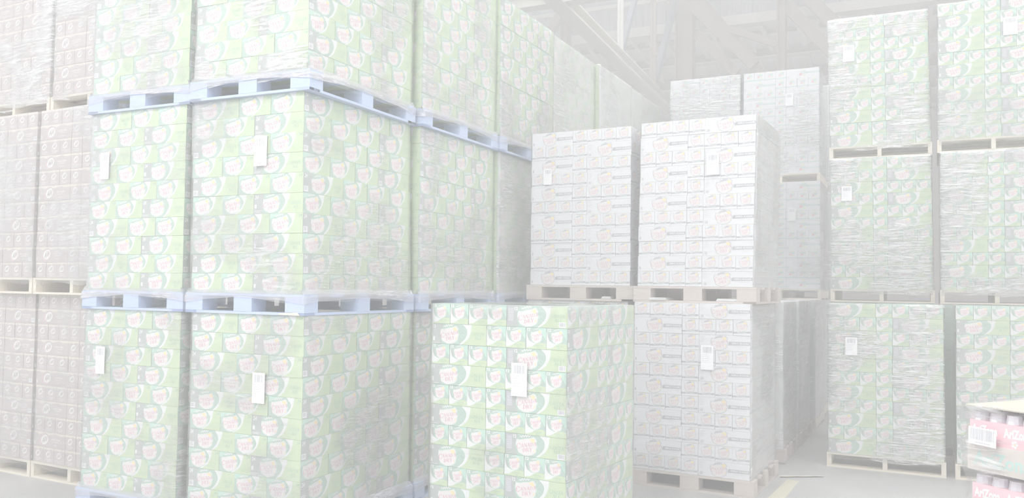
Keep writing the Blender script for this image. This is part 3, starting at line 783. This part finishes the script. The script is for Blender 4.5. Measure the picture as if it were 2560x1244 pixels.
# brown root beer stacks at the far left
for t_ in range(3):
    tier = ('lowest', 'middle', 'top')[t_]
    ax, ay = ((-5.50, 4.45), (-5.44, 4.37), (-5.42, 4.45))[t_]
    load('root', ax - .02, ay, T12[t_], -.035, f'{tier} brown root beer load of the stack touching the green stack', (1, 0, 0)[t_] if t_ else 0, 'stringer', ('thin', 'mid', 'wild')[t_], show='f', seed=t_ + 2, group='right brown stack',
         labels=([(-.14, .98, .1, .21)], [(-.12, .90, .08, .2)], [])[t_])
    load('root', ax - .02 - .97, ay + .03, T12[t_], -.035, f'{tier} brown root beer load of the stack at the left edge', 1, 'stringer', ('thin', 'mid', 'wild')[t_], show='f', seed=t_ + 6, group='left edge brown stack')
# single near load
load('ale12', -1.783, 4.374, T12[0], -.092, 'single waist-high green ginger ale load in the foreground centre, bare top', 0, 'blue', 'mid', side='haze', seed=3, cap=True, labels=[(-.30, .92, .105, .19)])
# white zero sugar stacks
load('zero', -1.187, 6.618, T12[0], -.038, 'lower white carton load of the right white stack, on the floor', 0, 'block', 'clear', side='milky', seed=1, group='right white stack', labels=[(-.33, .92, .1, .19)])
load('zero', -1.178, 6.661, T12[1], -.042, 'upper white carton load of the right white stack, barcode label near its top right', 0, 'block', 'clear', side='milky', lean=.02, seed=2, group='right white stack', labels=[(-.33, .97, .1, .17)])
load('zero', -2.215, 6.77, T12[0], -.04, 'lower white carton load of the left white stack, mostly behind the single green load', 1, 'block', 'clear', seed=3, group='left white stack')
load('zero', -2.195, 6.76, T12[1], -.045, 'upper white carton load of the left white stack above the single green load', 1, 'block', 'clear', seed=4, group='left white stack', labels=[(-.77, .95, .08, .14)])
load('zero', -1.164, 8.073, T12[0], 0, 'white carton load on the floor directly behind the right white stack', 1, 'block', 'milky', seed=5)
load('zero', -1.150, 9.10, T12[0], 0, 'white carton load between the first aisle load and the lemon lime load', 0, 'block', 'milky', seed=6, show='r')
# lemon lime stacks
load('up', -1.115, 10.229, T12[0], 0, 'lowest lemon lime load seen down the aisle as a narrow strip', 1, 'stringer', 'milky', seed=7)
load('up', -1.145, 11.25, T12[0], 0, 'hidden lowest lemon lime load under the tall right lemon lime stack', 1, 'stringer', 'heavy', seed=8, hidden=True)
load('up', -1.137, 11.0, T12[1], 0, 'middle lemon lime load of the right lemon lime stack', 0, 'stringer', 'mid', seed=9, show='f', labels=[(-.33, .93, .09, .16)])
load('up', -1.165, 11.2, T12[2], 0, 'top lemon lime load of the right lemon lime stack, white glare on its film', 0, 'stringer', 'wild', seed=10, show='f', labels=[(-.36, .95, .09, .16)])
for t_ in range(2): load('up', -2.15, 11.2, T12[t_], 0, ('lowest', 'middle')[t_] + ' lemon lime load hidden under the left lemon lime stack', 1, 'stringer', 'mid', seed=11 + t_, hidden=True)
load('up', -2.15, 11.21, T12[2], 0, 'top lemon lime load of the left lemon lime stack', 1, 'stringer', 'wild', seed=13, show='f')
for t_ in range(3): load('up', -1.13, 12.25, T12[t_], 0, ('lowest', 'middle', 'top')[t_] + ' film covered load behind the right lemon lime stack', 0, 'stringer', 'heavy', seed=14 + t_, hidden=True)
# green stacks on the right
load('ale12', .161, 8.175, T12[0], -.008, 'front lowest green load right of the aisle on a bare wood pallet', 1, 'stringer', 'wild', show='f', seed=1, labels=[(-.74, .96, .1, .16)])
load('ale12', 1.19, 8.16, T12[0], -.01, 'front lowest green load at the right edge behind the red trays', 0, 'stringer', 'thin', show='f', seed=2)
for i, x in enumerate((.09, 1.095)):
    side = ('aisle side', 'right edge')[i]
    load('ale12', x, 9.27 - .1 * i, T12[0], 0, f'hidden lowest green load of the tall {side} stack', 0, 'stringer', 'thin', seed=3 + i, hidden=True, group=f'tall {side} green stack')
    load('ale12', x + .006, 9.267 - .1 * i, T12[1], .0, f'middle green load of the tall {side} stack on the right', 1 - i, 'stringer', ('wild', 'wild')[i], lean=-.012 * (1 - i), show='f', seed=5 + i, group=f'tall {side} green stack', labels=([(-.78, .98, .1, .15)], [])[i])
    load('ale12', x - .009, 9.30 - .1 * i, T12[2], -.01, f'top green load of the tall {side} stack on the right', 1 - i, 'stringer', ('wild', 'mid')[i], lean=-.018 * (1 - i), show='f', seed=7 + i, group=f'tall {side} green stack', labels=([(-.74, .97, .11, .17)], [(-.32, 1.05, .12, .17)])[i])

# ------------------------------------------------------------------ trays of red cans, bottom right
def tray_mesh():
    mb = MB(); w, d = .352, .33
    mb.box((0, 0, 0), (w, d, .09), kraft)
    mb.box((.006, .006, .09), (w - .006, d - .006, .168), tray_red)
    for i in range(6):
        for j in range(4 if True else 5):
            cx, cy_ = .032 + i * .0575, .034 + j * .087 * .75
            ring = [(cx + .027 * math.cos(a), cy_ + .027 * math.sin(a)) for a in [k * math.tau / 10 for k in range(10)]]
            for a, b_ in zip(ring, ring[1:] + ring[:1]): mb.quad([(a[0], a[1], .168), (b_[0], b_[1], .168), (cx + (b_[0] - cx) * .85, cy_ + (b_[1] - cy_) * .85, .197), (cx + (a[0] - cx) * .85, cy_ + (a[1] - cy_) * .85, .197)], silver)
            mb.quad([(cx + (p[0] - cx) * .85, cy_ + (p[1] - cy_) * .85, .197) for p in ring], silver)
    F = Face(mb, (0, 0, 0), (1, 0, 0), (0, 0, 1), (0, -1, 0), w, .09)
    F.text('AriZona', .06, .62, .2, .75, teal, 0, .03); F.text('AriZona', .65, .96, .3, .6, teal, 0, .03)
    F = Face(mb, (.006, .006, .09), (1, 0, 0), (0, 0, 1), (0, -1, 0), w - .012, .078)
    for k in range(3):
        F.text('AriZona', .02 + k * .33, .29 + k * .33, .42, .82, wht, 1, .04)
        for q in range(5):
            a = q * math.tau / 5; u, v = .13 + k * .33 + .022 * math.cos(a), .2 + .11 * math.sin(a)
            F.poly([(u - .016, v), (u, v - .07), (u + .016, v), (u, v + .07)], wht, 1)
        F.poly([(.12 + k * .33, .2), (.13 + k * .33, .15), (.14 + k * .33, .2), (.13 + k * .33, .25)], yellow, 2)
    F = Face(mb, (0, d, 0), (0, -1, 0), (0, 0, 1), (-1, 0, 0), d, .09); F.text('AriZona', .2, .8, .2, .75, red, 0, .03)
    return mb.mesh('can_tray')
tz = thing('wrapped_tray_load', 'red and cardboard trays of cans at the lower right, buff sheet on top', 'pallet of drinks', (.135, 3.3, .13), math.radians(-38))
tm = tray_mesh(); rr = random.Random(4)
for r in range(5):
    for i in range(3):
        for j in range(3): mesh_obj('can_tray', tm, tz, (i * .356 + rr.uniform(-.004, .004) + (-.006, .008, -.004, .006, 0)[r], j * .334 + rr.uniform(-.003, .003), r * .2135), rr.uniform(-.006, .006))
b = MB(); b.box((-.004, -.004, 1.0665), (1.075, 1.005, 1.0705), sheet_m); mesh_obj('top_sheet', b.mesh('top_sheet'), tz)
e = pallet(tz, 1.1, 1.02, 'stringer'); e.location = (1.085, -.01, -PH)
def tray_film():
    x0, x1, y0, y1 = -.012, 1.085, -.012, 1.015; V = []; Fc = []; cs = []
    for (a, c, n, ox, oy) in (((x0, y0), (x1, y0), 44, 0, -1), ((x1, y0), (x1, y1), 20, 1, 0), ((x1, y1), (x0, y1), 20, 0, 1), ((x0, y1), (x0, y0), 30, -1, 0)):
        for i in range(n): cs.append((a[0] + (c[0] - a[0]) * i / n, a[1] + (c[1] - a[1]) * i / n, ox, oy))
    n = len(cs); nz = 90
    for j in range(nz + 1):
        z = 1.078 * j / nz; ph = (z % .2135) / .2135
        inn = .024 * max(0, math.sin(math.pi * max(0, (ph - .42) / .58))) if ph > .42 else 0
        for (x, y, ox, oy) in cs:
            d = noise.noise(Vector((x * 3, y * 3, z * 22))) * .004 - inn
            V.append((x + ox * d, y + oy * d, z))
    for j in range(nz):
        for i in range(n): a = j * n + i; c = j * n + (i + 1) % n; Fc.append((a, c, c + n, a + n))
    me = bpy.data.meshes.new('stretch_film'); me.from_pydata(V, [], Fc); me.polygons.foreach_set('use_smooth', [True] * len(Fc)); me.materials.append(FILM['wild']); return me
mesh_obj('stretch_film', tray_film(), tz)
def wide_label(par, x, z, w, h, tilt=0):
    mb = MB(); mb.box((-w / 2, -.001, -h / 2), (w / 2, 0, h / 2), paper); F = Face(mb, (-w / 2, -.001, -h / 2), (1, 0, 0), (0, 0, 1), (0, -1, 0), w, h)
    q = random.Random(8); xx = .06
    while xx < .92: ww = q.choice((.01, .018, .028)); F.poly([(xx, .28), (xx + ww, .28), (xx + ww, .92), (xx, .92)], ink, 0); xx += ww + q.choice((.01, .018))
    F.poly([(.25, .1), (.8, .1), (.8, .16), (.25, .16)], outl, 0)
    o = mesh_obj('barcode_label', mb.mesh('barcode_label'), par, (x, -.022, z)); o.rotation_euler = (0, tilt, 0); o['label'] = 'white sticker with a wide barcode'
wide_label(tz, .069, .972, .098, .058, .03); wide_label(tz, .105, .70, .07, .09, .12)

# slips of white card caught under the upper white load
for i, (x, w) in enumerate(((-1.93, .14), (-1.36, .2), (-2.42, .09))):
    b = MB()
    for k in range(3): b.box((-w / 2 + .004 * k, 0, .0065 * k), (w / 2 - .003 * k, .2, .0065 * k + .005), paper)
    o = mesh_obj('card_slips', b.mesh('card_slips'), None, (x, 6.66 if i < 2 else 6.8, T12[1] + .0185)); o.rotation_euler = (0, 0, -.04)
    o['label'] = ('white card slips in the middle pallet opening under the upper right white load', 'wider white card slips in the right pallet opening under the upper right white load', 'small white scraps in the pallet under the upper left white load')[i]
    o['category'] = 'card'; o['group'] = 'card slips in the pallets'

# ------------------------------------------------------------------ pale haze volume added to wash out the view and lift dark gaps
b = MB(); b.box((-21, -9, -.01), (11, 28.9, 12.5), floor_m)
hz = mesh_obj('haze', b.mesh('haze')); hz['kind'] = 'stuff'; hz['label'] = 'thin pale haze added as a veil over the whole view'; hz['category'] = 'haze'
m = bpy.data.materials.new('haze'); m.use_nodes = True; nt = m.node_tree
nt.nodes.remove(nt.nodes['Principled BSDF'])
vs = nt.nodes.new('ShaderNodeVolumeScatter'); vs.inputs['Density'].default_value = HAZE; vs.inputs['Anisotropy'].default_value = 0; vs.inputs['Color'].default_value = (1, 1, 1, 1)
nt.links.new(vs.outputs[0], nt.nodes['Material Output'].inputs['Volume'])
hz.data.materials.clear(); hz.data.materials.append(m)
